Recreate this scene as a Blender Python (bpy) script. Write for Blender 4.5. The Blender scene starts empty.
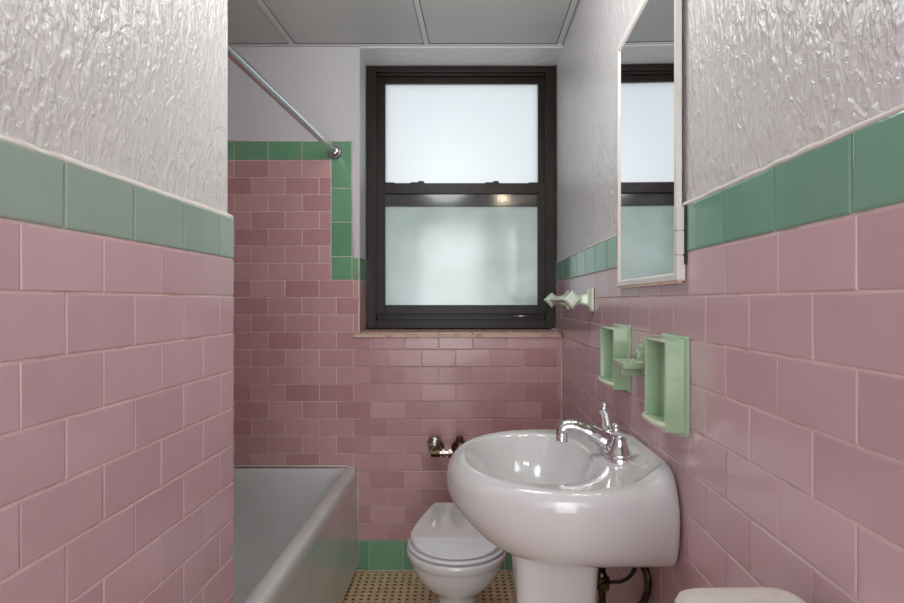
import bpy, bmesh, math, random
from mathutils import Vector, Matrix
random.seed(7)
S = bpy.context.scene
COL = S.collection
H = 1.162            # camera height above the floor
F = 603.0            # focal length in px of the 904x603 frame
BY = 2.60            # back wall plane
CEIL = H + 1.106
PI = math.pi

# ------------------------------------------------------------------ materials
def nt(name):
    m = bpy.data.materials.new(name); m.use_nodes = True
    n = m.node_tree; n.nodes.clear()
    return m, n.nodes, n.links
def lin(r, g, b):
    f = lambda c: (c/255/12.92) if c/255 <= .04045 else ((c/255+.055)/1.055)**2.4
    return (f(r), f(g), f(b), 1)
def mat(name, col, rough=.4, metal=0, coat=0, spec=.5, bump=None, mottle=None, scale=(1,1,1)):
    m, N, L = nt(name)
    o = N.new('ShaderNodeOutputMaterial'); p = N.new('ShaderNodeBsdfPrincipled')
    p.inputs['Base Color'].default_value = col; p.inputs['Roughness'].default_value = rough
    p.inputs['Metallic'].default_value = metal; p.inputs['Coat Weight'].default_value = coat
    p.inputs['Coat Roughness'].default_value = .08; p.inputs['Specular IOR Level'].default_value = spec
    L.new(p.outputs[0], o.inputs[0])
    tc = N.new('ShaderNodeTexCoord'); mp = N.new('ShaderNodeMapping'); mp.inputs['Scale'].default_value = scale
    L.new(tc.outputs['Object'], mp.inputs[0])
    if mottle:
        c2, sc, lo, hi = mottle
        nz = N.new('ShaderNodeTexNoise'); nz.inputs['Scale'].default_value = sc; nz.inputs['Detail'].default_value = 5
        L.new(mp.outputs[0], nz.inputs['Vector'])
        mr = N.new('ShaderNodeMapRange'); mr.inputs[1].default_value = lo; mr.inputs[2].default_value = hi
        L.new(nz.outputs[0], mr.inputs[0])
        mx = N.new('ShaderNodeMix'); mx.data_type = 'RGBA'
        mx.inputs[6].default_value = col; mx.inputs[7].default_value = c2
        L.new(mr.outputs[0], mx.inputs[0]); L.new(mx.outputs[2], p.inputs['Base Color'])
    if bump:
        sc, st, dist = bump
        nz = N.new('ShaderNodeTexNoise'); nz.inputs['Scale'].default_value = sc; nz.inputs['Detail'].default_value = 4
        L.new(mp.outputs[0], nz.inputs['Vector'])
        b = N.new('ShaderNodeBump'); b.inputs['Strength'].default_value = st; b.inputs['Distance'].default_value = dist
        L.new(nz.outputs[0], b.inputs['Height']); L.new(b.outputs[0], p.inputs['Normal'])
    return m
def tile_mat(name, c1, c2, rough=.16):
    """glazed tile: every tile its own tint (face attribute), light mottling, slightly wavy glaze"""
    m, N, L = nt(name)
    o = N.new('ShaderNodeOutputMaterial'); p = N.new('ShaderNodeBsdfPrincipled')
    L.new(p.outputs[0], o.inputs[0])
    at = N.new('ShaderNodeAttribute'); at.attribute_name = 'tint'
    tc = N.new('ShaderNodeTexCoord')
    nz = N.new('ShaderNodeTexNoise'); nz.inputs['Scale'].default_value = 9; nz.inputs['Detail'].default_value = 6
    L.new(tc.outputs['Object'], nz.inputs['Vector'])
    a = N.new('ShaderNodeMath'); a.operation = 'MULTIPLY_ADD'; a.inputs[1].default_value = .7; a.inputs[2].default_value = -.35
    L.new(nz.outputs[0], a.inputs[0])
    s = N.new('ShaderNodeMath'); s.operation = 'ADD'; s.use_clamp = True
    L.new(a.outputs[0], s.inputs[0]); L.new(at.outputs['Fac'], s.inputs[1])
    mx = N.new('ShaderNodeMix'); mx.data_type = 'RGBA'; mx.inputs[6].default_value = c1; mx.inputs[7].default_value = c2
    L.new(s.outputs[0], mx.inputs[0]); L.new(mx.outputs[2], p.inputs['Base Color'])
    p.inputs['Roughness'].default_value = rough
    n2 = N.new('ShaderNodeTexNoise'); n2.inputs['Scale'].default_value = 22; n2.inputs['Detail'].default_value = 3
    L.new(tc.outputs['Object'], n2.inputs['Vector'])
    b = N.new('ShaderNodeBump'); b.inputs['Strength'].default_value = .25; b.inputs['Distance'].default_value = .003
    L.new(n2.outputs[0], b.inputs['Height']); L.new(b.outputs[0], p.inputs['Normal'])
    return m
def plaster_mat(name, col, rough, strength, dist):
    """hand-brushed glossy wall paint: vertical runs and dabs"""
    m, N, L = nt(name)
    o = N.new('ShaderNodeOutputMaterial'); p = N.new('ShaderNodeBsdfPrincipled')
    p.inputs['Base Color'].default_value = col; p.inputs['Roughness'].default_value = rough
    L.new(p.outputs[0], o.inputs[0])
    tc = N.new('ShaderNodeTexCoord'); mp = N.new('ShaderNodeMapping'); mp.inputs['Scale'].default_value = (1.0, 1.0, .55)
    L.new(tc.outputs['Object'], mp.inputs[0])
    n1 = N.new('ShaderNodeTexNoise'); n1.inputs['Scale'].default_value = 85; n1.inputs['Detail'].default_value = 3; n1.inputs['Distortion'].default_value = .7
    n2 = N.new('ShaderNodeTexNoise'); n2.inputs['Scale'].default_value = 130; n2.inputs['Detail'].default_value = 2; n2.inputs['Distortion'].default_value = .4
    big = N.new('ShaderNodeTexNoise'); big.inputs['Scale'].default_value = 7; big.inputs['Detail'].default_value = 2
    for n in (n1, n2, big): L.new(mp.outputs[0], n.inputs['Vector'])
    r = N.new('ShaderNodeMapRange'); r.inputs[1].default_value = .45; r.inputs[2].default_value = .68; r.interpolation_type = 'SMOOTHSTEP'
    L.new(n1.outputs[0], r.inputs[0])
    rb = N.new('ShaderNodeMapRange'); rb.inputs[1].default_value = .35; rb.inputs[2].default_value = .65; rb.inputs[3].default_value = .35
    L.new(big.outputs[0], rb.inputs[0])
    ad = N.new('ShaderNodeMath'); ad.operation = 'MULTIPLY_ADD'; ad.inputs[1].default_value = .35
    L.new(n2.outputs[0], ad.inputs[0]); L.new(r.outputs[0], ad.inputs[2])
    mu = N.new('ShaderNodeMath'); mu.operation = 'MULTIPLY'
    L.new(ad.outputs[0], mu.inputs[0]); L.new(rb.outputs[0], mu.inputs[1])
    n3 = N.new('ShaderNodeTexNoise'); n3.inputs['Scale'].default_value = 36; n3.inputs['Detail'].default_value = 2; n3.inputs['Distortion'].default_value = .9
    L.new(mp.outputs[0], n3.inputs['Vector'])
    r3 = N.new('ShaderNodeMapRange'); r3.inputs[1].default_value = .42; r3.inputs[2].default_value = .66; r3.inputs[4].default_value = .9; r3.interpolation_type = 'SMOOTHSTEP'
    L.new(n3.outputs[0], r3.inputs[0])
    m3 = N.new('ShaderNodeMath'); m3.operation = 'ADD'; L.new(mu.outputs[0], m3.inputs[0]); L.new(r3.outputs[0], m3.inputs[1]); mu = m3
    b = N.new('ShaderNodeBump'); b.inputs['Strength'].default_value = strength; b.inputs['Distance'].default_value = dist
    L.new(mu.outputs[0], b.inputs['Height']); L.new(b.outputs[0], p.inputs['Normal'])
    return m
PINK  = tile_mat('pink_glaze', lin(197,163,171), lin(211,178,186))
PINKB = tile_mat('pink_glaze_reddish', lin(184,137,141), lin(206,164,164), .2)  # darker, redder pink for the back wall and alcove
GREEN = tile_mat('green_glaze', lin(112,158,138), lin(130,174,154), .13)
GREENL= tile_mat('green_glaze_pale', lin(148,168,157), lin(160,180,169), .15)  # paler, greyer copy of the green glaze for the left wall
GREENB= tile_mat('green_glaze_dark', lin(98,148,112), lin(120,170,136), .16)
GROUT = mat('grout', lin(224,206,199), .65, mottle=(lin(190,164,152), 14, .52, .78))
CAULK = mat('caulk', lin(226,221,214), .5, mottle=(lin(200,182,166), 18, .55, .8))
PLAST = plaster_mat('brushed_gloss_paint', lin(214,211,211), .3, .42, .0045)
SMOOTH= mat('smooth_white_paint', lin(206,204,208), .45, bump=(6, .25, .02))
SOFFIT= mat('rough_white_paint', lin(218,218,218), .4, bump=(26, .5, .012))
CEILM = mat('ceiling_panel', lin(198,199,197), .55, mottle=(lin(188,190,188), 2.5, .35, .7))
BATT  = mat('ceiling_batten', lin(208,208,206), .5)
DARKG = mat('painted_gap_shade', lin(60,56,52), .8)  # dark colour standing in for shade in the ceiling seams
PORC  = mat('white_porcelain', lin(216,215,216), .12, coat=.5)
TOILM = mat('toilet_porcelain', lin(226,226,227), .14, coat=.5)
SEATM = mat('toilet_seat_enamel', lin(228,228,230), .1, coat=.6)
TUBM  = mat('tub_enamel', lin(212,215,215), .18, coat=.35, mottle=(lin(200,203,202), 3, .4, .7))
CHROME= mat('chrome', lin(222,222,224), .08, metal=1)
WORN  = mat('worn_chrome', lin(196,189,182), .2, metal=1, mottle=(lin(140,124,112), 60, .45, .65))
STEEL = mat('brushed_steel', lin(205,205,208), .18, metal=1)
BRONZE= mat('bronze_aluminium', lin(38,27,22), .36, spec=.28, mottle=(lin(28,20,16), 20, .4, .7))
BRASS = mat('tarnished_brass', lin(120,100,74), .4, metal=1, mottle=(lin(70,56,44), 60, .4, .6))
CERAM = mat('green_ceramic', lin(164,192,160), .14, coat=.4, mottle=(lin(152,184,148), 25, .45, .7))
CERAP = mat('pale_ceramic', lin(206,218,198), .16, coat=.4, mottle=(lin(190,206,180), 40, .45, .7))
CERED = mat('worn_glaze_edge', lin(205,212,186), .25)
MIRR  = mat('mirror_glass', lin(236,238,238), .015, metal=1)
CABW  = mat('cabinet_white_paint', lin(226,222,218), .35, mottle=(lin(218,212,205), 8, .5, .75))
CABO  = mat('bare_cabinet_edge', lin(220,182,150), .5, mottle=(lin(226,208,192), 18, .42, .6))
RUBB  = mat('black_rubber', lin(28,24,23), .5)
PLAS  = mat('white_plastic', lin(222,219,210), .35, mottle=(lin(210,206,195), 40, .45, .65))
FLTAN = tile_mat('tan_floor_tile', lin(208,176,136), lin(222,194,156), .3)
FLBLK = mat('black_floor_dot', lin(40,32,28), .3)
FLGRT = mat('floor_grout', lin(188,156,120), .8, mottle=(lin(120,90,62), 20, .45, .7))
SILLM = mat('stone_sill', lin(206,176,158), .45, mottle=(lin(160,128,108), 30, .5, .68))
GLOW, N, L = nt('lamp_globe')
o = N.new('ShaderNodeOutputMaterial'); e = N.new('ShaderNodeEmission'); e.inputs[0].default_value = (1,.82,.6,1); e.inputs[1].default_value = 24
L.new(e.outputs[0], o.inputs[0])
def frosted(name, tr_col, stain=None):
    """obscure glass: light from outside comes through diffused"""
    m, N, L = nt(name)
    o = N.new('ShaderNodeOutputMaterial'); t = N.new('ShaderNodeBsdfTranslucent'); g = N.new('ShaderNodeBsdfGlossy')
    g.inputs['Roughness'].default_value = .35; g.inputs[0].default_value = (.9,.9,.9,1)
    t.inputs[0].default_value = tr_col
    mx = N.new('ShaderNodeMixShader'); mx.inputs[0].default_value = .06
    L.new(t.outputs[0], mx.inputs[1]); L.new(g.outputs[0], mx.inputs[2]); L.new(mx.outputs[0], o.inputs[0])
    if stain:
        tc = N.new('ShaderNodeTexCoord')
        nz = N.new('ShaderNodeTexNoise'); nz.inputs['Scale'].default_value = 4.2; nz.inputs['Detail'].default_value = 3
        L.new(tc.outputs['Object'], nz.inputs['Vector'])
        mr = N.new('ShaderNodeMapRange'); mr.inputs[1].default_value = .3; mr.inputs[2].default_value = .75
        L.new(nz.outputs[0], mr.inputs[0])
        fz = N.new('ShaderNodeTexNoise'); fz.inputs['Scale'].default_value = 160; fz.inputs['Detail'].default_value = 1
        L.new(tc.outputs['Object'], fz.inputs['Vector'])
        fr = N.new('ShaderNodeMapRange'); fr.inputs[1].default_value = .55; fr.inputs[2].default_value = .72; fr.inputs[3].default_value = 0; fr.inputs[4].default_value = .35
        L.new(fz.outputs[0], fr.inputs[0])
        ad = N.new('ShaderNodeMath'); ad.operation = 'SUBTRACT'; ad.use_clamp = True
        L.new(mr.outputs[0], ad.inputs[0]); L.new(fr.outputs[0], ad.inputs[1])
        c = N.new('ShaderNodeMix'); c.data_type = 'RGBA'; c.inputs[6].default_value = tr_col; c.inputs[7].default_value = stain
        L.new(ad.outputs[0], c.inputs[0]); L.new(c.outputs[2], t.inputs[0])
    return m
FROST = frosted('frosted_glass', lin(238,242,244))
FROSTL= frosted('misted_glass', lin(208,215,215), lin(182,191,187))
CLEAR, N, L = nt('clear_glass')
o = N.new('ShaderNodeOutputMaterial'); t = N.new('ShaderNodeBsdfTransparent'); g = N.new('ShaderNodeBsdfGlossy'); g.inputs['Roughness'].default_value = .11
t.inputs[0].default_value = (.93,.95,.94,1)
fr = N.new('ShaderNodeMixShader'); fr.inputs[0].default_value = .04
L.new(t.outputs[0], fr.inputs[1]); L.new(g.outputs[0], fr.inputs[2]); L.new(fr.outputs[0], o.inputs[0])

# ------------------------------------------------------------------ mesh helpers
def link(name, bm, mats, parent=None, smooth=False, subsurf=0, bevel=0, kind=None, label=None, loc=None, rotz=None, angle=None):
    bmesh.ops.recalc_face_normals(bm, faces=bm.faces)
    me = bpy.data.meshes.new(name); bm.to_mesh(me); bm.free()
    for m in (mats if isinstance(mats, (list, tuple)) else [mats]): me.materials.append(m)
    ob = bpy.data.objects.new(name, me); COL.objects.link(ob)
    if parent: ob.parent = parent
    if smooth:
        me.polygons.foreach_set('use_smooth', [True]*len(me.polygons))
        if angle:
            me.set_sharp_from_angle(angle=math.radians(angle))
    if bevel:
        b = ob.modifiers.new('bevel', 'BEVEL'); b.width = bevel; b.segments = 3; b.limit_method = 'ANGLE'; b.angle_limit = math.radians(40)
        b.harden_normals = False
    if subsurf:
        s = ob.modifiers.new('subsurf', 'SUBSURF'); s.levels = subsurf; s.render_levels = subsurf
    if kind: ob['kind'] = kind
    if label: ob['label'] = label
    if loc is not None: ob.location = loc
    if rotz is not None: ob.rotation_euler.z = rotz
    return ob
def tag(ob, label, cat, group=None):
    ob['label'] = label; ob['category'] = cat
    if group: ob['group'] = group
    return ob
def empty(name, loc, rotz=0, label=None, cat=None, group=None):
    e = bpy.data.objects.new(name, None); COL.objects.link(e); e.location = loc; e.rotation_euler.z = rotz
    e.empty_display_size = .05
    if label: tag(e, label, cat, group)
    return e
def box(bm, x0, x1, y0, y1, z0, z1, mi=0):
    v = [bm.verts.new((x, y, z)) for z in (z0, z1) for y in (y0, y1) for x in (x0, x1)]
    for f in ((0,1,3,2),(4,5,7,6),(0,1,5,4),(2,3,7,6),(0,2,6,4),(1,3,7,5)):
        fc = bm.faces.new([v[i] for i in f]); fc.material_index = mi
    return v
def prism(bm, pts, z0, z1, mi=0):
    a = [bm.verts.new((x, y, z0)) for x, y in pts]; b = [bm.verts.new((x, y, z1)) for x, y in pts]
    n = len(pts)
    fs = [bm.faces.new(a[::-1]), bm.faces.new(b)]
    for i in range(n): fs.append(bm.faces.new((a[i], a[(i+1)%n], b[(i+1)%n], b[i])))
    for f in fs: f.material_index = mi
def loft(bm, rings, cap0=True, cap1=True, mi=0):
    R = [[bm.verts.new(p) for p in r] for r in rings]
    n = len(R[0])
    for a, b in zip(R, R[1:]):
        for i in range(n):
            f = bm.faces.new((a[i], a[(i+1)%n], b[(i+1)%n], b[i])); f.material_index = mi
    if cap0: bm.faces.new(R[0][::-1]).material_index = mi
    if cap1: bm.faces.new(R[-1]).material_index = mi
    return R
def frame_of(d):
    d = Vector(d).normalized(); up = Vector((0,0,1)) if abs(d.z) < .9 else Vector((1,0,0))
    a = d.cross(up).normalized(); return a, d.cross(a).normalized()
def tube(bm, pts, rad, seg=16, mi=0, caps=True):
    pts = [Vector(p) for p in pts]; n = len(pts)
    if not isinstance(rad, (list, tuple)): rad = [rad]*n
    rings = []; a = None
    for i, p in enumerate(pts):
        d = (pts[min(i+1, n-1)] - pts[max(i-1, 0)]).normalized()
        if a is None: a, _ = frame_of(d)
        a = (a - d*a.dot(d)).normalized(); b = d.cross(a)
        rings.append([p + (a*math.cos(2*PI*k/seg) + b*math.sin(2*PI*k/seg))*rad[i] for k in range(seg)])
    loft(bm, rings, caps, caps, mi)
def lathe(bm, base, axis, prof, seg=28, mi=0):
    """prof: list of (distance along axis, radius)"""
    base = Vector(base); d = Vector(axis).normalized(); a, b = frame_of(d)
    loft(bm, [[base + d*h + (a*math.cos(2*PI*k/seg) + b*math.sin(2*PI*k/seg))*max(r, 1e-4) for k in range(seg)] for h, r in prof], mi=mi)
def smooth_path(pts, sub=6):
    pts = [Vector(p) for p in pts]; P = [pts[0]] + pts + [pts[-1]]; out = []
    for i in range(1, len(P)-2):
        p0, p1, p2, p3 = P[i-1:i+3]
        for k in range(sub):
            t = k/sub
            out.append(.5*((2*p1) + (p2-p0)*t + (2*p0-5*p1+4*p2-p3)*t*t + (3*p1-p0-3*p2+p3)*t**3))
    out.append(pts[-1]); return out
def rrect(x0, x1, y0, y1, r, n=6):
    out = []
    for cx, cy, a0 in ((x1-r, y1-r, 0), (x0+r, y1-r, PI/2), (x0+r, y0+r, PI), (x1-r, y0+r, 1.5*PI)):
        for k in range(n+1):
            a = a0 + k*PI/2/n; out.append((cx + r*math.cos(a), cy + r*math.sin(a)))
    return out

def tiles(bm, org, ud, nd, rects, mi, thick=.004, gap=.0028, bev=.0022, tint=None, tilt=.0018, tone=(.2,.8)):
    """glazed tiles as low pillows; org = surface origin, ud = horizontal direction, nd = outward normal"""
    lay = bm.faces.layers.float.get('tint') or bm.faces.layers.float.new('tint')
    org = Vector(org); ud = Vector(ud).normalized(); nd = Vector(nd).normalized(); vd = Vector((0,0,1))
    g = gap/2
    for (u0, u1, v0, v1) in rects:
        if u1-u0 < .008 or v1-v0 < .008: continue
        tn = random.uniform(*tone)
        tu, tv = random.uniform(-tilt, tilt), random.uniform(-tilt, tilt)
        rr = []
        for ins, h in ((0, 0), (0, thick*.45), (bev*.45, thick*.85), (bev*1.4, thick)):
            a0, a1, b0, b1 = u0+g+ins, u1-g-ins, v0+g+ins, v1-g-ins
            ring = []
            for a, b in ((a0,b0),(a1,b0),(a1,b1),(a0,b1)):
                dz = h + (tu*(a-(u0+u1)/2) + tv*(b-(v0+v1)/2) if h else 0)*2.5
                ring.append(bm.verts.new(org + ud*a + vd*b + nd*dz))
            rr.append(ring)
        for a, b in zip(rr, rr[1:]):
            for i in range(4):
                f = bm.faces.new((a[i], a[(i+1)%4], b[(i+1)%4], b[i])); f.material_index = mi; f[lay] = tn
        f = bm.faces.new(rr[-1]); f.material_index = mi; f[lay] = tn
def courses(u0, u1, ztop, zbot, h, length, phase, first_half=False):
    """running-bond rectangles from ztop down, cut to [u0,u1]x[zbot,ztop]"""
    out = []; k = 0; z = ztop
    while z > zbot + .004:
        ph = phase + (length/2 if (k % 2) ^ first_half else 0)
        i = math.floor((u0-ph)/length)
        while ph + i*length < u1:
            a, b = max(u0, ph+i*length), min(u1, ph+(i+1)*length)
            if b > a: out.append((a, b, max(zbot, z-h), z))
            i += 1
        z -= h; k += 1
    return out
def strip(u0, u1, z0, z1, length, phase):
    return [(max(u0, phase+i*length), min(u1, phase+(i+1)*length), z0, z1) for i in range(-40, 40) if phase+(i+1)*length > u0 and phase+i*length < u1]

# ------------------------------------------------------------------ wall frames
RX0, RS = .4038, .0271                       # right wall: x = RX0 + RS*y
LX0, LS = -.5185, .038                       # left wall
def rw(y): return RX0 + RS*y
def lw(y): return LX0 + LS*y
RU = Vector((RS, 1, 0)).normalized(); RN = Vector((-1, RS, 0)).normalized()
LU = Vector((LS, 1, 0)).normalized(); LN = Vector((1, -LS, 0)).normalized()
ZG = H + .0910                               # pink / green joint on the side walls
GH = .0895                                   # height of the green cap course
PX = .004312                                 # metres per pixel on the back wall
bx = lambda px: (px-452)*PX
bz = lambda py: H + (301.5-py)*PX
FRONT = -1.25
LEND = 1.303                                 # end of the left wall
ALC = -1.22                                  # far side of the tub alcove

# floor ------------------------------------------------------------
bm = bmesh.new()
box(bm, -1.4, .75, FRONT-.2, 3.05, -.15, -.004, 0)
lay = bm.faces.layers.float.new('tint')
p_, w_ = .030, .0182; g = .0006
def slab(x0, x1, y0, y1, mi):
    tn = random.random()
    t = [bm.verts.new((x, y, 0)) for x, y in ((x0+g+.0008,y0+g+.0008),(x1-g-.0008,y0+g+.0008),(x1-g-.0008,y1-g-.0008),(x0+g+.0008,y1-g-.0008))]
    b = [bm.verts.new((x, y, -.004)) for x, y in ((x0+g,y0+g),(x1-g,y0+g),(x1-g,y1-g),(x0+g,y1-g))]
    f = bm.faces.new(t); f.material_index = mi; f[lay] = tn
    for i in range(4):
        f = bm.faces.new((b[i], b[(i+1)%4], t[(i+1)%4], t[i])); f.material_index = mi; f[lay] = tn
d_ = p_-w_
for i in range(int((.62+.55)/p_)):
    for j in range(int((2.6+.3)/p_)):
        x, y = -.62 + i*p_, 2.6 - (j+1)*p_
        if (i+j) % 2: slab(x-d_, x+w_+d_, y, y+w_, 1)
        else: slab(x, x+w_, y-d_, y+w_+d_, 1)
        slab(x-d_, x, y-d_, y, 2)
link('floor', bm, [FLGRT, FLTAN, FLBLK], kind='structure')

# back wall --------------------------------------------------------
XC = bx(358.5)                               # outer corner of the window recess
SILL = bz(334.5)
XR = rw(BY)
RD = 2.80                                    # window plane
bm = bmesh.new()
T = .006
Y0 = BY + T
box(bm, -1.4, XC+.004, Y0, 3.02, -.05, CEIL+.02, 0)               # plaster left of the window
box(bm, XC+.004, XR+.12, Y0, 3.02, -.05, SILL-.012, 1)            # below the sill
bu = Vector((1,0,0)); bn = Vector((0,-1,0)); O = (0, Y0-.002, 0)
box(bm, -1.4, bx(352.5), Y0-.002, Y0+.01, -.02, bz(141.5), 1)      # grout bed
box(bm, bx(352.5), XC+.002, Y0-.002, Y0+.01, -.02, bz(258), 1)
GL, GR = bx(331), bx(352)
ALX = ALC
th = dict(thick=.0022, gap=.0030, bev=.0014)
p7 = (bz(160)-bz(280))/7
tiles(bm, O, bu, bn, strip(ALX, GL, bz(160), bz(141.3), .1465, bx(267.8)), 3, **th)
tiles(bm, O, bu, bn, [(GL, GR, bz(b), bz(a)) for a, b in ((141.3,188),(188,222),(222,256.5),(256.5,280))], 3, **th)
tiles(bm, O, bu, bn, [(GR, XC, bz(280), bz(257.5))], 3, **th)
tiles(bm, O, bu, bn, courses(ALX, GL, bz(160), bz(280), p7, .1465, bx(268.2)), 2, tone=(0,.95), **th)
P = .0747
tiles(bm, O, bu, bn, courses(ALX, XC, bz(280), bz(280)-3*P, P, .147, bx(268), True), 2, tone=(0,.95), **th)
zz = bz(280)-3*P
tiles(bm, O, bu, bn, courses(ALX, XR-.004, SILL-.004, zz-.001, SILL, .147, bx(268.2), False) if False else
      [r for r in strip(XC, XR-.004, zz, SILL-.006, .147, bx(268.2)+.147*.0)], 2, tone=(0,.95), **th)
tiles(bm, O, bu, bn, courses(ALX, XR-.004, zz, bz(540.5), (zz-bz(540.5))/12, .147, bx(268.2), False), 2, tone=(0,.95), **th)
tiles(bm, O, bu, bn, strip(ALX, XR-.004, bz(570.5), bz(540.5), .1465, bx(369)), 3, **th)
# reveal on the left of the window recess, faces right
ru = Vector((0,1,0)); rn = Vector((1,0,0)); OR = (XC+.0045, 0, 0)
tiles(bm, OR, ru, rn, strip(BY, RD+.02, bz(280), bz(257.5), .15, BY), 3, **th)
tiles(bm, OR, ru, rn, courses(BY, RD+.02, bz(280), SILL, P, .15, BY+.05), 2, **th)
link('wall_back', bm, [SMOOTH, GROUT, PINKB, GREENB], kind='structure')
# ragged paint bead along the recess edge
bm = bmesh.new()
tube(bm, [(bx(353.3), BY+.003, z) for z in (bz(258), bz(200), bz(141))], .004, 8)
tube(bm, [(ALX, BY+.004, bz(140.5)), (GR, BY+.004, bz(140.5))], .003, 8)
link('trim_1', bm, CAULK, kind='structure', smooth=True)

# sill --------------------------------------------------------------
bm = bmesh.new()
pts = [(BY-.006, SILL), (BY-.008, SILL-.013), (BY+.02, SILL-.014), (RD+.1, SILL-.004), (RD+.1, SILL+.016), (BY+.004, SILL+.004)]
a = [bm.verts.new((bx(353), y, z)) for y, z in pts]; b = [bm.verts.new((XR-.002, y, z)) for y, z in pts]
bm.faces.new(a); bm.faces.new(b[::-1])
for i in range(6): bm.faces.new((a[i], a[(i+1)%6], b[(i+1)%6], b[i]))
link('trim_2', bm, SILLM, kind='structure', bevel=.003)
# soffit of the recess
bm = bmesh.new()
box(bm, XC+.002, rw(BY)+.1, BY+.001, 3.02, CEIL-.012, CEIL+.02, 0)
link('trim_3', bm, SOFFIT, kind='structure', bevel=.004)

# right wall ---------------------------------------------------------
OR0 = Vector((RX0, 0, 0))
def rpt(u, off): return OR0 + RU*u + RN*off
bm = bmesh.new()
def rprism(u0, u1, off0, off1, z0, z1, mi):
    q = [rpt(u0, off0), rpt(u1, off0), rpt(u1, off1), rpt(u0, off1)]
    prism(bm, [(v.x, v.y) for v in q], z0, z1, mi)
rprism(FRONT, 3.02, -.006, -.16, -.05, CEIL+.02, 0)
rprism(FRONT, 2.99, -.0025, -.02, -.02, ZG+GH-.001, 1)
O = OR0 + RN*-.003
t2 = dict(thick=.0022, gap=.0030, bev=.0014)
lo, hi = FRONT, RD+.03
tiles(bm, O, RU, RN, strip(lo, hi, ZG, ZG+GH, .1605, .7966), 3, thick=.0035, gap=.0038, bev=.0025)
tiles(bm, O, RU, RN, courses(lo, hi, ZG, 0, .0806, .160, .7878), 2, tone=(.15,.85), **t2)
link('wall_right', bm, [PLAST, GROUT, PINK, GREEN], kind='structure')
bm = bmesh.new()
pts = []
for k in range(120):
    u = FRONT + k*(RD-FRONT)/119
    q = rpt(u, -.004); pts.append((q.x, q.y, ZG+GH+.001+random.uniform(-.0012,.0012)))
tube(bm, pts, [.0045+random.uniform(-.001,.0012) for _ in pts], 8)
link('trim_4', bm, CAULK, kind='structure', smooth=True)

# left wall ----------------------------------------------------------
OL0 = Vector((LX0, 0, 0))
def lpt(u, off): return OL0 + LU*u + LN*off
bm = bmesh.new()
q0, q1 = lpt(FRONT, -.013), lpt(LEND, -.013)
prism(bm, [(q0.x, q0.y), (q1.x, LEND-.008), (ALC-.15, LEND-.008), (ALC-.15, FRONT)], -.05, CEIL+.02, 0)
q0, q1 = lpt(FRONT, -.003), lpt(LEND-.004, -.003)
prism(bm, [(q0.x, q0.y), (q1.x, q1.y), (q1.x-.06, q1.y), (q0.x-.06, q0.y)], -.02, ZG+GH-.006, 1)
O = OL0 + LN*-.0035
LE = LEND-.0008
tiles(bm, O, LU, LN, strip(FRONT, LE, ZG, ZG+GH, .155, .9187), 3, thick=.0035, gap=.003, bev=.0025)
tiles(bm, O, LU, LN, courses(FRONT, LE, ZG, 0, .0797, .1545, .844), 2, tone=(.15,.85), thick=.0024, gap=.003, bev=.0014)
# returned tiles on the end of the wall, inside the tub alcove
O2 = Vector((lw(LEND)-.002, LEND-.006, 0))
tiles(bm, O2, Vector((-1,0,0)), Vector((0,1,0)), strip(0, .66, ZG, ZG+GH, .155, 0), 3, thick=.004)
tiles(bm, O2, Vector((-1,0,0)), Vector((0,1,0)), courses(0, .66, ZG, .3, .0797, .155, 0), 2)
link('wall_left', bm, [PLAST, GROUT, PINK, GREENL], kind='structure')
bm = bmesh.new()   # rounded cap of caulk along the top of the green course
pts = []
for k in range(90):
    u = FRONT + k*(LEND-.004-FRONT)/89
    q = lpt(u, -.008); pts.append((q.x, q.y, ZG+GH-.001+random.uniform(-.001,.001)))
tube(bm, pts, [.0072+random.uniform(-.0008,.0008) for _ in pts], 10)
link('trim_5', bm, CAULK, kind='structure', smooth=True)
# far side of the alcove
bm = bmesh.new()
box(bm, ALC-.15, ALC, LEND-.02, BY+.02, -.05, CEIL+.02, 0)
tiles(bm, (ALC, 0, 0), Vector((0,1,0)), Vector((1,0,0)), strip(LEND, BY, bz(160), bz(141.3), .1465, LEND), 2, **th)
tiles(bm, (ALC, 0, 0), Vector((0,1,0)), Vector((1,0,0)), courses(LEND, BY, bz(160), .3, P, .147, LEND), 1, **th)
link('wall_alcove', bm, [SMOOTH, PINKB, GREENB], kind='structure')
# wall behind the photographer with the open doorway
bm = bmesh.new()
box(bm, -1.4, -.42, FRONT-.12, FRONT, -.05, CEIL+.02)
box(bm, .34, .7, FRONT-.12, FRONT, -.05, CEIL+.02)
box(bm, -.42, .34, FRONT-.12, FRONT, 2.06, CEIL+.02)
link('wall_front', bm, SMOOTH, kind='structure')

# ceiling ------------------------------------------------------------
bm = bmesh.new()
box(bm, -1.4, .75, FRONT-.15, 3.02, CEIL, CEIL+.06, 0)
CS = .06
def cpt(px, y): return bx(px) - CS*(BY-y)
def batten(px, w, slope, mi=1):
    q = []
    for y, s in ((BY, -1), (BY, 1), (FRONT, 1), (FRONT, -1)):
        q.append((bx(px) - slope*(BY-y) + s*w/2, y))
    prism(bm, q, CEIL-.004, CEIL+.003, mi)
    for s in (-1, 1):
        qq = []
        for y, e in ((BY, -1), (BY, 1), (FRONT, 1), (FRONT, -1)):
            qq.append((bx(px) - slope*(BY-y) + s*(w/2+.0012) + e*.0014, y))
        prism(bm, qq, CEIL-.0015, CEIL+.003, 2)  # dark strips put in as seam shade along both batten edges
batten(293, .024, CS); batten(427, .020, CS); batten(559, .022, RS)
batten(293-134, .024, CS)
box(bm, -1.4, XR, BY-.012, BY+.004, CEIL-.006, CEIL+.003, 1)
box(bm, -1.4, XR, BY-.015, BY-.0119, CEIL-.002, CEIL+.003, 2)  # same painted seam shade along the back wall
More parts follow.
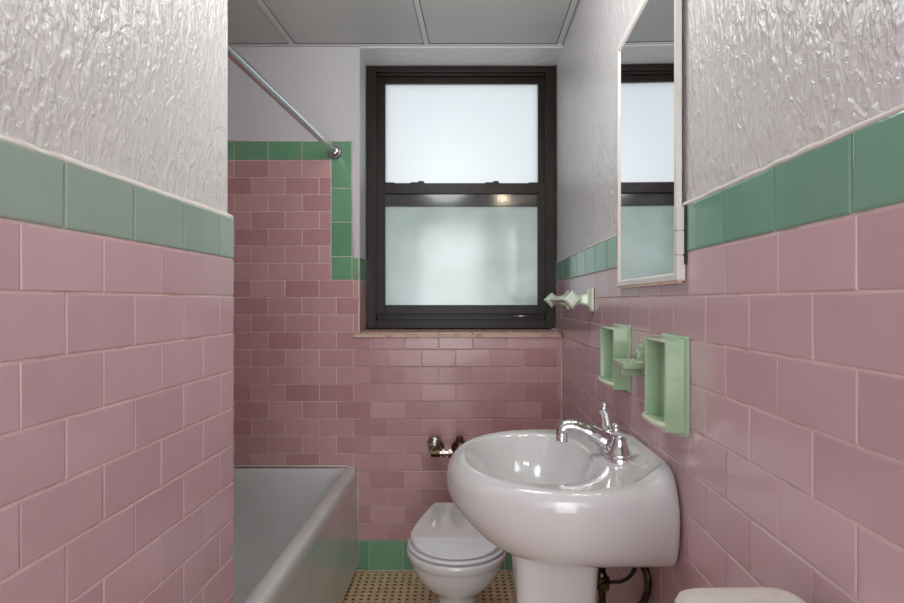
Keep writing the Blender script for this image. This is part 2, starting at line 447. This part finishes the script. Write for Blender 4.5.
link('ceiling', bm, [CEILM, BATT, DARKG], kind='structure')

# ------------------------------------------------------------------ window
WS = (RD)*1.0/F
wx = lambda px, y=RD: (px-452)*y/F
wz = lambda py, y=RD: H + (301.5-py)*y/F
win = empty('window_1', (wx(460), RD+.05, wz(328))); win['kind'] = 'structure'
WM = Matrix.Translation(-Vector(win.location))
def wpart(name, bm, m, parent=win, **k):
    bmesh.ops.transform(bm, matrix=WM, verts=bm.verts); return link(name, bm, m, parent, **k)
def ring(bm, x0, x1, z0, z1, l, r, b, t, y0, y1):
    box(bm, x0, x0+l, y0, y1, z0, z1); box(bm, x1-r, x1, y0, y1, z0, z1)
    box(bm, x0+l, x1-r, y0, y1, z0, z0+b); box(bm, x0+l, x1-r, y0, y1, z1-t, z1)
bm = bmesh.new()
FX0, FX1, FZ0, FZ1 = wx(366), wx(556), wz(328.5), wz(63.5)
ring(bm, FX0-.01, FX1+.012, FZ0, FZ1+.02, .01+10*RD/F, .012+10*RD/F, 7*RD/F, .02+8*RD/F, RD, RD+.10)
ring(bm, wx(374), wx(548), wz(323), wz(70), .012, .012, .012, .016, RD+.022, RD+.09)
box(bm, wx(373), wx(549), RD+.006, RD+.06, wz(328.4), wz(320))
box(bm, wx(373), wx(549), RD+.045, RD+.09, wz(328.4), wz(310))
wpart('window_frame', bm, BRONZE, bevel=.002)
yL, yU = RD+.012, RD+.050          # lower sash in front, upper sash behind
# upper sash
bm = bmesh.new()
ring(bm, wx(375), wx(548), wz(206, yU), wz(72, yU), wx(383)-wx(374), wx(548)-wx(540.5)+.004, .075, wz(72)-wz(83)+.004, yU, yU+.03)
us = wpart('upper_sash', bm, BRONZE, bevel=.002)
bm = bmesh.new(); box(bm, wx(377), wx(547), yU+.013, yU+.018, wz(204, yU), wz(74, yU))
wpart('glass_pane', bm, FROST, us)
# lower sash
bm = bmesh.new()
ring(bm, wx(373.5,yL), wx(549,yL), wz(314, yL), wz(183, yL), wx(385,yL)-wx(373.5,yL), wx(549,yL)-wx(538,yL), wz(305,yL)-wz(314,yL), wz(183,yL)-wz(193.5,yL), yL, yL+.03)
ls = wpart('lower_sash', bm, BRONZE, bevel=.002)
bm = bmesh.new(); box(bm, wx(383,yL), wx(540,yL), yL+.014, yL+.017, wz(307,yL), wz(192,yL))
wpart('glass_pane', bm, CLEAR, ls, label='clear lower glass pane with a lamp glint')
bm = bmesh.new(); box(bm, wx(372), wx(552), yU+.02, yU+.024, wz(318, yU), wz(203, yU))
wpart('storm_pane', bm, FROSTL, win, label='misted outer pane behind the lower sash')
for px in (388, 535):
    bm = bmesh.new(); X = wx(px, yL)
    box(bm, X-.03, X+.03, yL+.003, yL+.028, wz(183,yL)-.001, wz(183,yL)+.004)
    wpart('tilt_latch', bm, BRONZE, ls, bevel=.0015)
for px in (418, 493):
    bm = bmesh.new()
    X = wx(px, yL)
    box(bm, X-.035, X+.030, yL+.004, yL+.026, wz(183,yL), wz(183,yL)+.005)
    box(bm, X+.002, X+.026, yL+.006, yL+.018, wz(183,yL)+.004, wz(183,yL)+.011)
    wpart('sash_latch', bm, BRONZE, ls, bevel=.0015)
for px in (414, 490):
    bm = bmesh.new(); X = wx(px, yL)
    box(bm, X-.03, X+.03, yL-.006, yL, wz(308.3,yL), wz(306,yL))
    wpart('sash_lift', bm, STEEL if px > 600 else BRONZE, ls, bevel=.001)
bm = bmesh.new(); tube(bm, [(wx(510), RD+.004, wz(316.5)), (wx(535), RD+.004, wz(315.5))], .003, 8)
wpart('sill_latch_bar', bm, STEEL, win, smooth=True)
# ragged black sealant round the frame
bm = bmesh.new()
def bead(p, q, n=46):
    P = [Vector(p).lerp(Vector(q), k/(n-1)) + Vector((random.uniform(-.002,.002), 0, random.uniform(-.002,.002))) for k in range(n)]
    tube(bm, P, [random.uniform(.003,.0062) for _ in P], 7)
bead((FX0, RD-.002, FZ0), (FX0, RD-.002, FZ1)); bead((FX0, RD-.002, FZ1), (FX1, RD-.002, FZ1)); bead((FX1, RD-.002, FZ0+.03), (FX1, RD-.002, FZ1))
wpart('sealant', bm, RUBB, win, smooth=True)

# ------------------------------------------------------------------ shower rod
P0 = Vector((bx(335), BY-.002, bz(152)))
rdir = Vector((.066, 1, 0))
P1 = P0 - rdir*((P0.y-LEND-.004)/1.0)
rod = empty('shower_rod', P0, 0, 'chrome shower curtain rod running from the tiled back wall over the bathtub', 'shower rod')
bm = bmesh.new(); tube(bm, [Vector((0,-.004,0)), P1-P0], .0138, 24); link('rod', bm, STEEL, rod, smooth=True, angle=50)
for nm, b, ax in (('wall_flange', Vector((0,0,0)), (0,-1,0)), ('wall_flange', P1-P0, (0,1,0))):
    bm = bmesh.new(); lathe(bm, b, ax, [(0,.030),(.004,.031),(.008,.028),(.012,.0195),(.03,.0180),(.032,.0145)])
    link(nm, bm, STEEL, rod, smooth=True, angle=40)

# ------------------------------------------------------------------ bathtub
def tx(y): return -.402 - .037*(BY-y)
tub = empty('bathtub', (tx(1.95)-.36, 1.95, 0), 0, 'white enamel bathtub filling the alcove under the shower rod', 'bathtub')
TY0, TY1, TW, TZ = LEND+.004, BY-.004, .76, bz(467)
def tring(so, yo0, yo1, r, z, si=None):
    """ring inset so from the outer side"""
    out = []
    for s, y in rrect(so, TW-(si if si is not None else so), TY0+yo0, TY1-yo1, r):
        out.append(Vector((tx(y)-s, y, z)) - Vector(tub.location))
    return out
R = [tring(0,.004,.002,.012,0), tring(0,.004,.002,.012,.03), tring(.004,.006,.002,.012,.06), tring(.005,.006,.002,.012,TZ-.10), tring(.003,.004,.002,.014,TZ-.07), tring(0,.0,.0,.02,TZ-.050),
     tring(0,0,.0,.022,TZ-.022), tring(.006,.004,.003,.026,TZ-.006), tring(.016,.012,.010,.03,TZ), tring(.042,.03,.020,.04,TZ+.0005),
     tring(.060,.05,.030,.06,TZ-.008), tring(.072,.07,.040,.08,TZ-.03), tring(.085,.10,.075,.10,.28,.10), tring(.105,.14,.13,.12,.17,.12), tring(.14,.19,.19,.13,.115,.15), tring(.22,.28,.28,.12,.10,.24)]
bm = bmesh.new(); loft(bm, R); link('tub_shell', bm, TUBM, tub, smooth=True, subsurf=2)
bm = bmesh.new()
v = Vector((tx(1.55)-.38, 1.55, .103)) - Vector(tub.location)
lathe(bm, v, (0,0,1), [(0,.028),(.003,.026),(.004,.01)]); link('drain', bm, CHROME, tub, smooth=True)
bm = bmesh.new()   # bead of caulk where tub meets the wall
tube(bm, [(ALC+.01, BY-.004, TZ+.004), (bx(345), BY-.004, TZ+.004), (bx(353), BY-.004, TZ-.004), (bx(358), BY-.003, TZ-.03), (bx(358.5), BY-.003, .02)], .004, 8)
link('trim_6', bm, CAULK, kind='structure', smooth=True)

# ------------------------------------------------------------------ toilet
TX, TYC = .016, 1.955
toi = empty('toilet', (TX, TYC, 0), 0, 'white toilet with its lid closed, between the bathtub and the pedestal sink', 'toilet')
def tprof(hw, front, back, hwb, z, cy=0, n=48):
    """round front (towards the camera), straight sides narrowing to a flat back of half width hwb"""
    out = []
    for k in range(n):
        a = 2*PI*k/n
        c, s = math.cos(a), math.sin(a)
        if s <= 0: out.append((hw*c, cy + front*s, z))
        else:
            q = a/PI
            if q <= .38: t = q/.38; out.append((hw-(hw-hwb)*t**1.35, cy + back*t, z))
            elif q >= .62: t = (1-q)/.38; out.append((-(hw-(hw-hwb)*t**1.35), cy + back*t, z))
            else: out.append((hwb*(1-2*(q-.38)/.24), cy+back, z))
    return out
bm = bmesh.new()
loft(bm, [tprof(.095,.11,.36,.09,0), tprof(.095,.11,.36,.09,.02), tprof(.068,.080,.34,.07,.05), tprof(.056,.068,.33,.06,.13), tprof(.058,.072,.33,.065,.215), tprof(.072,.086,.33,.07,.236),
          tprof(.112,.122,.335,.09,.262), tprof(.138,.148,.34,.10,.298), tprof(.149,.159,.345,.105,.328), tprof(.151,.162,.345,.108,.341), tprof(.160,.170,.35,.11,.346), tprof(.164,.175,.35,.112,.365), tprof(.162,.172,.35,.110,.373), tprof(.15,.16,.34,.10,.375)])
link('bowl', bm, TOILM, toi, smooth=True, subsurf=1)
bm = bmesh.new()
loft(bm, [tprof(.150,.160,.285,.085,.3765), tprof(.159,.170,.29,.09,.379), tprof(.161,.172,.29,.09,.384), tprof(.158,.169,.29,.09,.3885), tprof(.14,.15,.28,.08,.390)])
link('seat', bm, SEATM, toi, smooth=True, subsurf=1)
bm = bmesh.new()
loft(bm, [tprof(*q, n=96) for q in ((.142,.153,.28,.08,.3915), (.150,.161,.287,.084,.3935), (.151,.162,.288,.084,.407), (.149,.160,.287,.082,.4125), (.144,.155,.284,.079,.415), (.136,.147,.276,.072,.4158))])
bmesh.ops.bisect_plane(bm, geom=bm.verts[:]+bm.edges[:]+bm.faces[:], plane_co=(0,-.045,0), plane_no=(0,1,0), dist=1e-5)
for v in bm.verts:      # the front of the lid slopes gently down
    if v.co.y < -.045 and v.co.z > .398: v.co.z += (v.co.y+.045)*math.tan(math.radians(9))*min(1,(v.co.z-.394)/.02)
link('lid', bm, SEATM, toi, smooth=True, angle=5.5)
for s in (-1, 1):
    bm = bmesh.new(); box(bm, s*.05-.016, s*.05+.016, .29, .325, .374, .40); link('hinge', bm, SEATM, toi, bevel=.006)

# ------------------------------------------------------------------ flush valve on the back wall
VZ = bz(0); 
def at(px, py, y): return Vector(((px-452)*y/F, y, H+(301.5-py)*y/F))
fv = empty('flush_valve', at(462, 447, 2.50), 0, 'tarnished flush valve with round stop cap on the pink wall behind the sink', 'flush valve')
fo = Vector(fv.location)
def fl(px, py, y): return at(px, py, y) - fo
bm = bmesh.new(); c = fl(435.5, 452.5, 2.50)
tube(bm, [c+Vector((-.018,0,0)), c+Vector((.018,0,0))], .019, 18)
tube(bm, [c, c+Vector((0,.098,0))], .015, 18)
tube(bm, [c+Vector((0,0,-.01)), c+Vector((0,0,.03))], .014, 18)
link('stop_body', bm, BRASS, fv, smooth=True, angle=40)
bm = bmesh.new(); lathe(bm, c+Vector((0,.085,0)), (0,1,0), [(0,.02),(.004,.034),(.0115,.036)]); link('escutcheon', bm, WORN, fv, smooth=True, angle=40)
bm = bmesh.new(); lathe(bm, fl(434.5, 442.5, 2.50)+Vector((0,.018,0)), (0,-1,0), [(0,.026),(.012,.031),(.026,.031),(.036,.025),(.042,.015),(.043,.009),(.038,.007)])
link('stop_cap', bm, WORN, fv, smooth=True, label='round worn chrome stop cap', angle=40)
bm = bmesh.new()
a_, b_ = fl(439, 453, 2.50), fl(459, 452, 2.50)
tube(bm, [a_, b_], .011, 16)
lathe(bm, fl(442,453,2.50), (1,0,0), [(0,.012),(.001,.019),(.012,.019),(.013,.012)], 6)
lathe(bm, fl(448,452.8,2.50), (1,0,0), [(0,.012),(.001,.0205),(.014,.0205),(.015,.012)], 6)
link('coupling', bm, WORN, fv)
bm = bmesh.new()
c = fl(459.5, 452, 2.50)
lathe(bm, c+Vector((0,0,-.03)), (0,0,1), [(0,.020),(.005,.026),(.024,.031),(.05,.034),(.058,.033),(.074,.024),(.078,.015),(.094,.014),(.096,.009)], 24)
link('valve_body', bm, BRASS, fv, smooth=True, angle=40)
bm = bmesh.new()
e_ = Vector((TX+.01, TYC+.30, .36)) - fo
tube(bm, smooth_path([c+Vector((0,0,-.02)), c+Vector((0,0,-.09)), Vector((c.x+.010, c.y-.03, e_.z+.06)), Vector((c.x+.012, e_.y+.03, e_.z+.02)), Vector((c.x+.010, e_.y, e_.z-.004))]), .0145, 16)
link('flush_pipe', bm, WORN, fv, smooth=True)

# ------------------------------------------------------------------ pedestal sink
SY = 1.372
sx, sy = rw(SY), SY
ROT = math.atan2(RS, -1)                      # local +x points away from the wall, local +y towards the camera
sink = empty('pedestal_sink', (sx, sy, 0), ROT, 'white porcelain pedestal sink on the right wall under the green ceramic holders', 'sink')
def sgn(v, p): return math.copysign(abs(v)**p, v)
def sring(z, cu, Af, Ab, B, nf=2.25, nb=None, N=72, lift=0, cv=0, Bw=None):
    """basin outline: rounded front, sides running back to a straight edge at the wall"""
    out = []; Bw = Bw if Bw is not None else B*.82
    for k in range(N):
        a = 2*PI*k/N; c, s = math.cos(a), math.sin(a)
        if c > 0 or nb:
            n = nf if c > 0 else nb
            u = cu + (Af if c > 0 else Ab)*sgn(c, 2/n); v = cv + B*sgn(s, 2/n)
        else:
            q = (a-PI/2)/PI                       # 0..1 round the back
            if q <= .36: t = q/.36; u = cu-Ab*t; v = B-(B-Bw)*t**1.7
            elif q >= .64: t = (1-q)/.36; u = cu-Ab*t; v = -(B-(B-Bw)*t**1.7)
            else: u = cu-Ab; v = Bw*(1-2*(q-.36)/.28)
            v += cv
        zz = z
        if lift:
            t = max(0, min(1, (.060-u)/.035)); zz += lift*t*t*(3-2*t)
        out.append((u, v, H+zz))
    return out
cu = .19
rings = [sring(-.524,cu,.06,.188,.07,Bw=.10), sring(-.523,cu,.11,.189,.14,Bw=.17), sring(-.518,cu,.150,.1895,.205,Bw=.205), sring(-.500,cu,.195,.1895,.250,Bw=.226), sring(-.462,cu,.234,.1895,.276,Bw=.238), sring(-.425,cu,.262,.1895,.288,Bw=.241),
         sring(-.395,cu,.265,.1895,.292,Bw=.241), sring(-.372,cu,.261,.1895,.291,Bw=.222,lift=.016), sring(-.358,cu,.249,.189,.286,Bw=.205,lift=.022), sring(-.3505,cu,.239,.187,.277,Bw=.185,lift=.026), sring(-.348,cu,.226,.181,.266,Bw=.160,lift=.028),
         sring(-.3485,cu,.224,.150,.258,Bw=.175,lift=.012), sring(-.3485,cu,.221,.128,.250,Bw=.21),
         sring(-.349,.245,.171,.125,.225,2.1,2.4), sring(-.352,.245,.168,.120,.220,2.1,2.4), sring(-.362,.245,.162,.114,.213,2.1,2.4), sring(-.40,.245,.141,.102,.190,2.1,2.3), sring(-.44,.245,.115,.083,.152,2,2),
         sring(-.468,.24,.075,.06,.10,2,2), sring(-.478,.235,.035,.035,.045,2,2), sring(-.48,.235,.021,.021,.021,2,2)]
bm = bmesh.new(); loft(bm, rings); link('basin', bm, PORC, sink, smooth=True, subsurf=1)
# moulded soap hollow: a shallow oval rim on the ledge behind the faucet
bm = bmesh.new()
pts = [(.040+.0165*math.cos(a), .035+.10*math.sin(a), H-.347+max(0,(.062-(.040+.0165*math.cos(a))))*.36) for a in [2*PI*k/48 for k in range(49)]]
tube(bm, pts, .003, 8, caps=False); link('soap_rim', bm, PORC, sink, smooth=True)
# pedestal
def pring(z, du, dv, cu2=.212, r=.026):
    return [(x, y, z) for x, y in rrect(cu2-du, cu2+du, -dv, dv, r, 5)]
bm = bmesh.new()
loft(bm, [pring(0,.11,.105), pring(.03,.11,.105), pring(.06,.095,.092), pring(.12,.085,.085), pring(.35,.084,.086), pring(.55,.087,.09), pring(.62,.092,.095), pring(H-.519,.098,.10)])
link('pedestal', bm, PORC, sink, smooth=True, subsurf=1)
bm = bmesh.new(); lathe(bm, (.235,0,H-.4805), (0,0,1), [(0,.022),(.003,.0215),(.004,.016),(.001,.014)]); link('drain', bm, CHROME, sink, smooth=True)
bm = bmesh.new(); lathe(bm, (.392,.03,H-.405), (-1,0,.35), [(0,.007),(.003,.007),(.004,.005)]); link('overflow', bm, WORN, sink, smooth=True)
# faucet
fz = H-.3485
fau = empty('faucet', (sx - .073, sy-.0, fz), ROT, 'chrome two-handle faucet with a long spout on the back ledge of the sink', 'faucet')
bm = bmesh.new()
def frr(i, z): return [(x, y, z) for x, y in rrect(-.027+i, .027-i, -.080+i, .080-i, .026-i, 6)]
loft(bm, [frr(0,0), frr(0,.006), frr(.003,.012), frr(.008,.015)]); link('base_plate', bm, CHROME, fau, smooth=True, angle=50)
bm = bmesh.new()
tube(bm, smooth_path([(0,0,.008),(.014,0,.026),(.040,0,.043),(.070,0,.057),(.094,0,.064),(.110,0,.062),(.117,0,.052),(.118,0,.038)], 5), [.023]*3+[.0205]*5+[.0185]*6+[.0165]*8+[.015]*8+[.0135]*6, 18)
link('spout', bm, CHROME, fau, smooth=True, angle=60)
bm = bmesh.new(); lathe(bm, (.118,0,.044), (0,0,-1), [(0,.0125),(.003,.0135),(.014,.0135),(.016,.010)]); link('aerator', bm, CHROME, fau, smooth=True, angle=40)
for v, lev in ((.051, [(-.024,0,.056),(-.012,.0,.060),(.004,.002,.066),(.018,.003,.073)]), (-.051, [(0,0,.042),(.001,0,.060),(.003,0,.080),(.010,0,.096),(.018,0,.103)])):
    bm = bmesh.new(); lathe(bm, (0,v,.010), (0,0,1), [(0,.026),(.006,.0255),(.012,.021),(.034,.0145),(.042,.0135),(.046,.009)])
    hb = link('handle', bm, CHROME, fau, smooth=True, angle=50)
    bm = bmesh.new(); P_ = smooth_path([(p[0], v+p[1], p[2]) for p in lev], 5); m_ = len(P_)-1
    tube(bm, P_, [.0142*min(1, math.sqrt(max(.03, 1-(1-min(k, m_-k, 3)/3)**2))) for k in range(m_+1)], 16)
    link('lever', bm, CHROME, hb, smooth=True, angle=60)
bm = bmesh.new(); tube(bm, [(-.016,0,.012),(-.016,0,.045)], .0028, 8); lathe(bm, (-.016,0,.045), (0,0,1), [(0,.003),(.003,.006),(.008,.006),(.010,.003)], 14)
link('drain_rod', bm, CHROME, fau, smooth=True)

# pipes behind the pedestal
def rwloc(px, py, off=0):
    """point on the right wall (plus off away from it) seen at px,py"""
    k = (px-452)/F; y = (RX0-off)/(k-RS); return Vector((k*y, y, H+(301.5-py)*y/F))
sv = rwloc(602, 580, .075)
sup = empty('supply_valve', (sv.x, sv.y, 0), ROT, 'brass supply valve and pipe with a thin black hose behind the pedestal', 'valve')
lo_ = lambda v: Matrix.Rotation(-ROT, 3, 'Z') @ (Vector(v) - Vector(sup.location))
bm = bmesh.new(); tube(bm, [(0,0,0), (0,0,sv.z-.01)], .009, 14); tube(bm, [(0,0,sv.z+.01),(0,0,H-.50)], .0095, 14); link('pipe', bm, BRASS, sup, smooth=True)
bm = bmesh.new(); lathe(bm, (0,0,sv.z-.022), (0,0,1), [(0,.012),(.002,.018),(.03,.019),(.034,.013),(.042,.010)], 12); tube(bm, [(0,0,sv.z-.004),(.0,.032,sv.z-.004)], .008, 12); link('valve_body', bm, BRASS, sup)
bm = bmesh.new()
hose = [lo_(p) for p in (sv+Vector((.01,-.01,0)), rwloc(612,582,.06), rwloc(622,581,.05), rwloc(631,575,.04), rwloc(635,566,.03), rwloc(636,556,.03))]
tube(bm, smooth_path(hose), .0045, 10); link('hose', bm, RUBB, sup, smooth=True)
bm = bmesh.new()
c1 = [rwloc(640,560,.02), rwloc(646,572,.012), rwloc(648,585,.01), rwloc(645,598,.01), rwloc(638,612,.012), rwloc(632,640,.012)]
cord = empty('drain_hose', (c1[-1].x, c1[-1].y, c1[-1].z), 0, 'dark bent drain tube against the pink wall right of the pedestal', 'pipe')
tube(bm, smooth_path([p - c1[-1] for p in c1]), .0085, 12); link('tube', bm, BRASS, cord, smooth=True)
bm = bmesh.new(); tube(bm, smooth_path([p - c1[-1] + Vector((-.006,-.02,0)) for p in c1[:4]]), .003, 8); link('cord', bm, RUBB, cord, smooth=True)

# ------------------------------------------------------------------ green ceramic wall boxes
def wall_box(y0, y1, ztop, zbot, label, group='green ceramic wall holders'):
    """open-fronted ceramic box between wall distances y0 (near) and y1 (far)"""
    yc = (y0+y1)/2; w = (y1-y0)/2; h = ztop-zbot
    r = empty('ceramic_holder', (rw(yc), yc, H+zbot), ROT, label, 'holder', group)
    bm = bmesh.new()  # wall plate
    loft(bm, [[(x, y, z) for y, z in rrect(-w-.006, w+.006, -.006, h+.006, .006, 3)] for x in (.0, .005)] + [[(.008, y, z) for y, z in rrect(-w-.002, w+.002, -.002, h+.002, .006, 3)]])
    link('wall_plate', bm, CERAM, r, smooth=True, angle=40)
    bm = bmesh.new(); bm.normal_update(); t = .008; d = .042
    o_ = lambda x, i, r_: [(x, y, z) for y, z in rrect(-w+i, w-i, i, h-i, r_, 3)]
    loft(bm, [o_(.006,0,.003), o_(d-.002,.001,.003), o_(d,.003,.003), o_(d,t-.003,.003), o_(d-.003,t-.001,.003), o_(.012,t+.002,.004)], True, True)
    bm.normal_update()
    for f in bm.faces:
        if f.calc_center_median().x > d-.0006 and abs(f.normal.x) > .8: f.material_index = 1
    bx_ = link('open_box', bm, [CERAM, CERED], r, smooth=True, angle=22)
    bm = bmesh.new()  # lip along the lower front edge
    L_ = []
    for k in range(13):
        y = -w+.004 + (2*w-.008)*k/12; b = 1-((k-6)/6)**4
        L_.append((d-.004+.014*b, y, .014))
    tube(bm, L_, .0055, 10); 
    a = [bm.verts.new(p) for p in [(d-.014, -w+.006, .012)] + L_ + [(d-.014, w-.006, .012)]]; b = [bm.verts.new((p.co.x, p.co.y, p.co.z-.007)) for p in a]
    bm.faces.new(a); bm.faces.new(b[::-1])
    for i in range(len(a)): bm.faces.new((a[i], a[(i+1)%len(a)], b[(i+1)%len(a)], b[i]))
    link('front_lip', bm, CERED, bx_, smooth=True, angle=50)
    return r
B0 = .4038
yf = lambda px, off=0: (RX0-off)/((px-452)/F-RS)
wall_box(yf(688.5), yf(644.5,.042), -.071, -.243, 'green ceramic open wall box nearer the camera, right of the small tray')
wall_box(yf(630.5), yf(600,.042), -.066, -.222, 'green ceramic open wall box nearer the window, left of the small tray')
yc = 1.40
tr = empty('ceramic_tray', (rw(yc), yc, H-.138), ROT, 'small green ceramic tray with a tab on the wall between the two open boxes', 'holder')
bm = bmesh.new()
loft(bm, [[(x, y, z) for y, z in rrect(-.034, .034, -.030, .026, .008, 3)] for x in (0, .006)] + [[(.009, y, z) for y, z in rrect(-.03, .03, -.026, .022, .008, 3)]])
lathe(bm, (.008,0,.026), (1,0,0), [(-.008,.014),(-.002,.014),(.0,.011)], 20); link('wall_plate', bm, CERAM, tr, smooth=True, angle=40)
bm = bmesh.new()
o2 = lambda i, z, r_: [(x, y, z) for x, y in rrect(.004+i, .058-i, -.052+i, .052-i, r_, 4)]
loft(bm, [o2(.008,-.016,.005), o2(.001,-.012,.006), o2(0,-.001,.006), o2(.001,.001,.006), o2(.005,.001,.005), o2(.007,-.003,.005)]); link('tray', bm, CERAM, tr, smooth=True, angle=30)
bm = bmesh.new(); prism(bm, [(.004,-.008),(.05,-.008),(.05,.008),(.004,.008)], -.034, -.014); link('bracket', bm, CERAM, tr, bevel=.003)

# ------------------------------------------------------------------ ceramic towel bar
tby0, tby1, off = 1.965, 2.44, .069
tb = empty('towel_bar', (rw(tby0), tby0, H+.006), ROT, 'pale green ceramic towel bar with diamond ends beside the window', 'towel bar')
Lb = tby1-tby0
def dia(x0, y, s, x1, s2):
    return [[(x0, y, -s), (x0, y+s, 0), (x0, y, s), (x0, y-s, 0)]]
bar_post = []
for yy in (0, -Lb):
    bm = bmesh.new()
    loft(bm, [[(x, yy+y, z) for y, z in rrect(-sy_, sy_, -sz_, sz_, .008, 3)] for x, sy_, sz_ in ((0,.031,.040),(.006,.031,.040),(.011,.026,.034),(.016,.015,.022),(.035,.012,.016),(off-.024,.012,.016),(off-.016,.018,.022))])
    # diamond head, its faces turned 45 degrees round the bar
    Rr = lambda y, s: [(off-.002+s, yy+y, 0), (off-.002, yy+y, s), (off-.002-s, yy+y, 0), (off-.002, yy+y, -s)]
    loft(bm, [Rr(-.022,.022), Rr(-.016,.031), Rr(.016,.031), Rr(.022,.022)])
    link('post', bm, CERAP, tb, bevel=.002)
bm = bmesh.new(); Rb = lambda y, s=.0115: [(off-.002+s, y, 0), (off-.002, y, s), (off-.002-s, y, 0), (off-.002, y, -s)]
loft(bm, [Rb(-.005), Rb(-Lb+.005)]); link('bar', bm, PLAS, tb, label='white square bar')

# ------------------------------------------------------------------ mirror cabinet
co = .012
ya, yb = yf(676.5,co), yf(617,co)           # near and far edges of the door
cw = (yb-ya)/2; yc = (ya+yb)/2
zb = -.139+.176                            # placeholder, set below
ZB = (301.5-285)/F*1.40 ; 
cab = empty('mirror_cabinet', (rw(yc), yc, H+.0385), ROT, 'white framed mirror cabinet on the right wall reflecting the window', 'mirror')
hT0 = (301.5-45.6)/F*yb - .0385             # height of the far upper corner above the base
bm = bmesh.new()
def cpoly(i, x):
    """frame outline in local y,z: clipped upper far corner; camera side is +y"""
    return [(x, -cw+i, i), (x, cw-i, i), (x, cw-i, hT0+.022-i*1.5), (x, -cw+i, hT0-i*1.5)]
loft(bm, [cpoly(0,.002), cpoly(0,co-.003), cpoly(.002,co), cpoly(.013,co), cpoly(.0165,co-.004)], True, False)
link('door_frame', bm, CABW, cab)
bm = bmesh.new()
loft(bm, [cpoly(.0155,co-.008), cpoly(.0155,co-.0035)]); link('mirror_glass', bm, MIRR, cab)
bm = bmesh.new(); box(bm, .001, co-.002, -cw-.0015, cw+.0015, -.004, .001); link('bottom_edge', bm, CABO, cab, label='bare tan wooden lower edge')
bm = bmesh.new(); box(bm, co-.002, co+.0006, -cw, -cw+.011, .002, .28); link('side_edge', bm, CABO, cab, label='stile edge worn to bare wood')
yh = yf(686.5)                              # hinge strip between door and tile
hw0, hw1 = yc - ya, yc - yh
bm = bmesh.new(); box(bm, .0005, .0145, cw+.001, hw1-.006, .0, .14); link('hinge_stile', bm, CABW, cab, bevel=.001)
bm = bmesh.new(); box(bm, .0005, .004, hw1-.007, hw1+.003, .03, .14); link('gap_shade_strip', bm, RUBB, cab)  # black strip painted in as the shade of the gap by the tile
for z0, z1 in ((.002,.045),(.049,.092),(.094,.137)):
    bm = bmesh.new(); box(bm, .0012, .0165, hw1-.020, hw1-.002, z0, z1); link('hinge', bm, CABW, cab, bevel=.001)

# ------------------------------------------------------------------ wall lamp just above the mirror
ly = 1.20
lamp = empty('wall_lamp', (rw(ly), ly, H+.723), ROT, 'small round wall lamp glinting in the lower window glass', 'lamp')
bm = bmesh.new(); lathe(bm, (0,0,.04), (1,0,0), [(0,.040),(.012,.040),(.018,.036),(.03,.026),(.034,.02)]); link('base', bm, STEEL, lamp, smooth=True, angle=40)
bm = bmesh.new(); lathe(bm, (.034,0,.04), (1,0,0), [(0,.018),(.012,.028),(.028,.034),(.045,.032),(.058,.02),(.063,.004)]); link('globe', bm, GLOW, lamp, smooth=True)

# ------------------------------------------------------------------ white bin at the lower edge
by0, by1, bX0, bX1, bh = .50, .705, .2545, .398, H-.330
binr = empty('storage_bin', ((bX0+bX1)/2, (by0+by1)/2, 0), .03, 'white plastic bin with rounded top against the right wall, at the bottom edge', 'bin')
w2, d2 = (bX1-bX0)/2, (by1-by0)/2
rr2 = lambda i, z, r_=.024: [(x, y, z) for x, y in rrect(-w2+i, w2-i, -d2+i, d2-i, r_, 6)]
bm = bmesh.new(); loft(bm, [rr2(.022,0), rr2(.018,.01), rr2(.006,bh-.05)]); link('body', bm, PLAS, binr, smooth=True, angle=50)
bm = bmesh.new(); loft(bm, [rr2(.002,bh-.05), rr2(0,bh-.045), rr2(0,bh-.012), rr2(.003,bh-.004), rr2(.009,bh), rr2(.018,bh+.001,.016)]); link('lid', bm, PLAS, binr, smooth=True, angle=60)

# ------------------------------------------------------------------ light
w = bpy.data.worlds.new('overcast'); S.world = w; w.use_nodes = True
bg = w.node_tree.nodes['Background']; bg.inputs[0].default_value = (.97,.985,1,1); bg.inputs[1].default_value = .3
def area(name, loc, aim, sx_, sy_, power, col):
    l = bpy.data.lights.new(name, 'AREA'); l.shape = 'RECTANGLE'; l.size = sx_; l.size_y = sy_; l.energy = power; l.color = col
    ob = bpy.data.objects.new(name, l); COL.objects.link(ob); ob.location = loc
    ob.rotation_euler = (Vector(aim)-Vector(loc)).to_track_quat('-Z', 'Y').to_euler(); return ob
def point(name, loc, power, rad, col):
    l = bpy.data.lights.new(name, 'POINT'); l.energy = power; l.shadow_soft_size = rad; l.color = col
    ob = bpy.data.objects.new(name, l); COL.objects.link(ob); ob.location = loc; return ob
area('daylight_outside', (wx(460), RD+1.3, H+.5), (wx(460), RD, H+.4), 2.6, 2.6, 11, (.99,.995,1))
area('rear_fill', (0, FRONT-.35, 1.15), (0, 1, .95), .75, 1.9, 10, (.95,.985,1))  # added soft fill shining in through the doorway from behind the camera
point('ceiling_light', (-.05, 1.45, CEIL-.22), 6.2, .2, (.96,.99,1))
area('camera_softbox', (.0, -.85, H+.15), (.0, 1.6, H-.1), 1.1, 1.1, 4.2, (.95,.985,1))

# ------------------------------------------------------------------ camera
cd = bpy.data.cameras.new('camera'); cam = bpy.data.objects.new('camera', cd); COL.objects.link(cam)
cd.sensor_width = 36; cd.lens = 36*F/904; cd.clip_start = .02
cam.location = (0, 0, H); cam.rotation_euler = (PI/2, 0, 0)
S.camera = cam
vs = S.view_settings
S.display_settings.display_device = 'sRGB'
vs.view_transform = 'Standard'; vs.look = 'None'; vs.gamma = 1; vs.use_curve_mapping = False; vs.exposure = 1.0
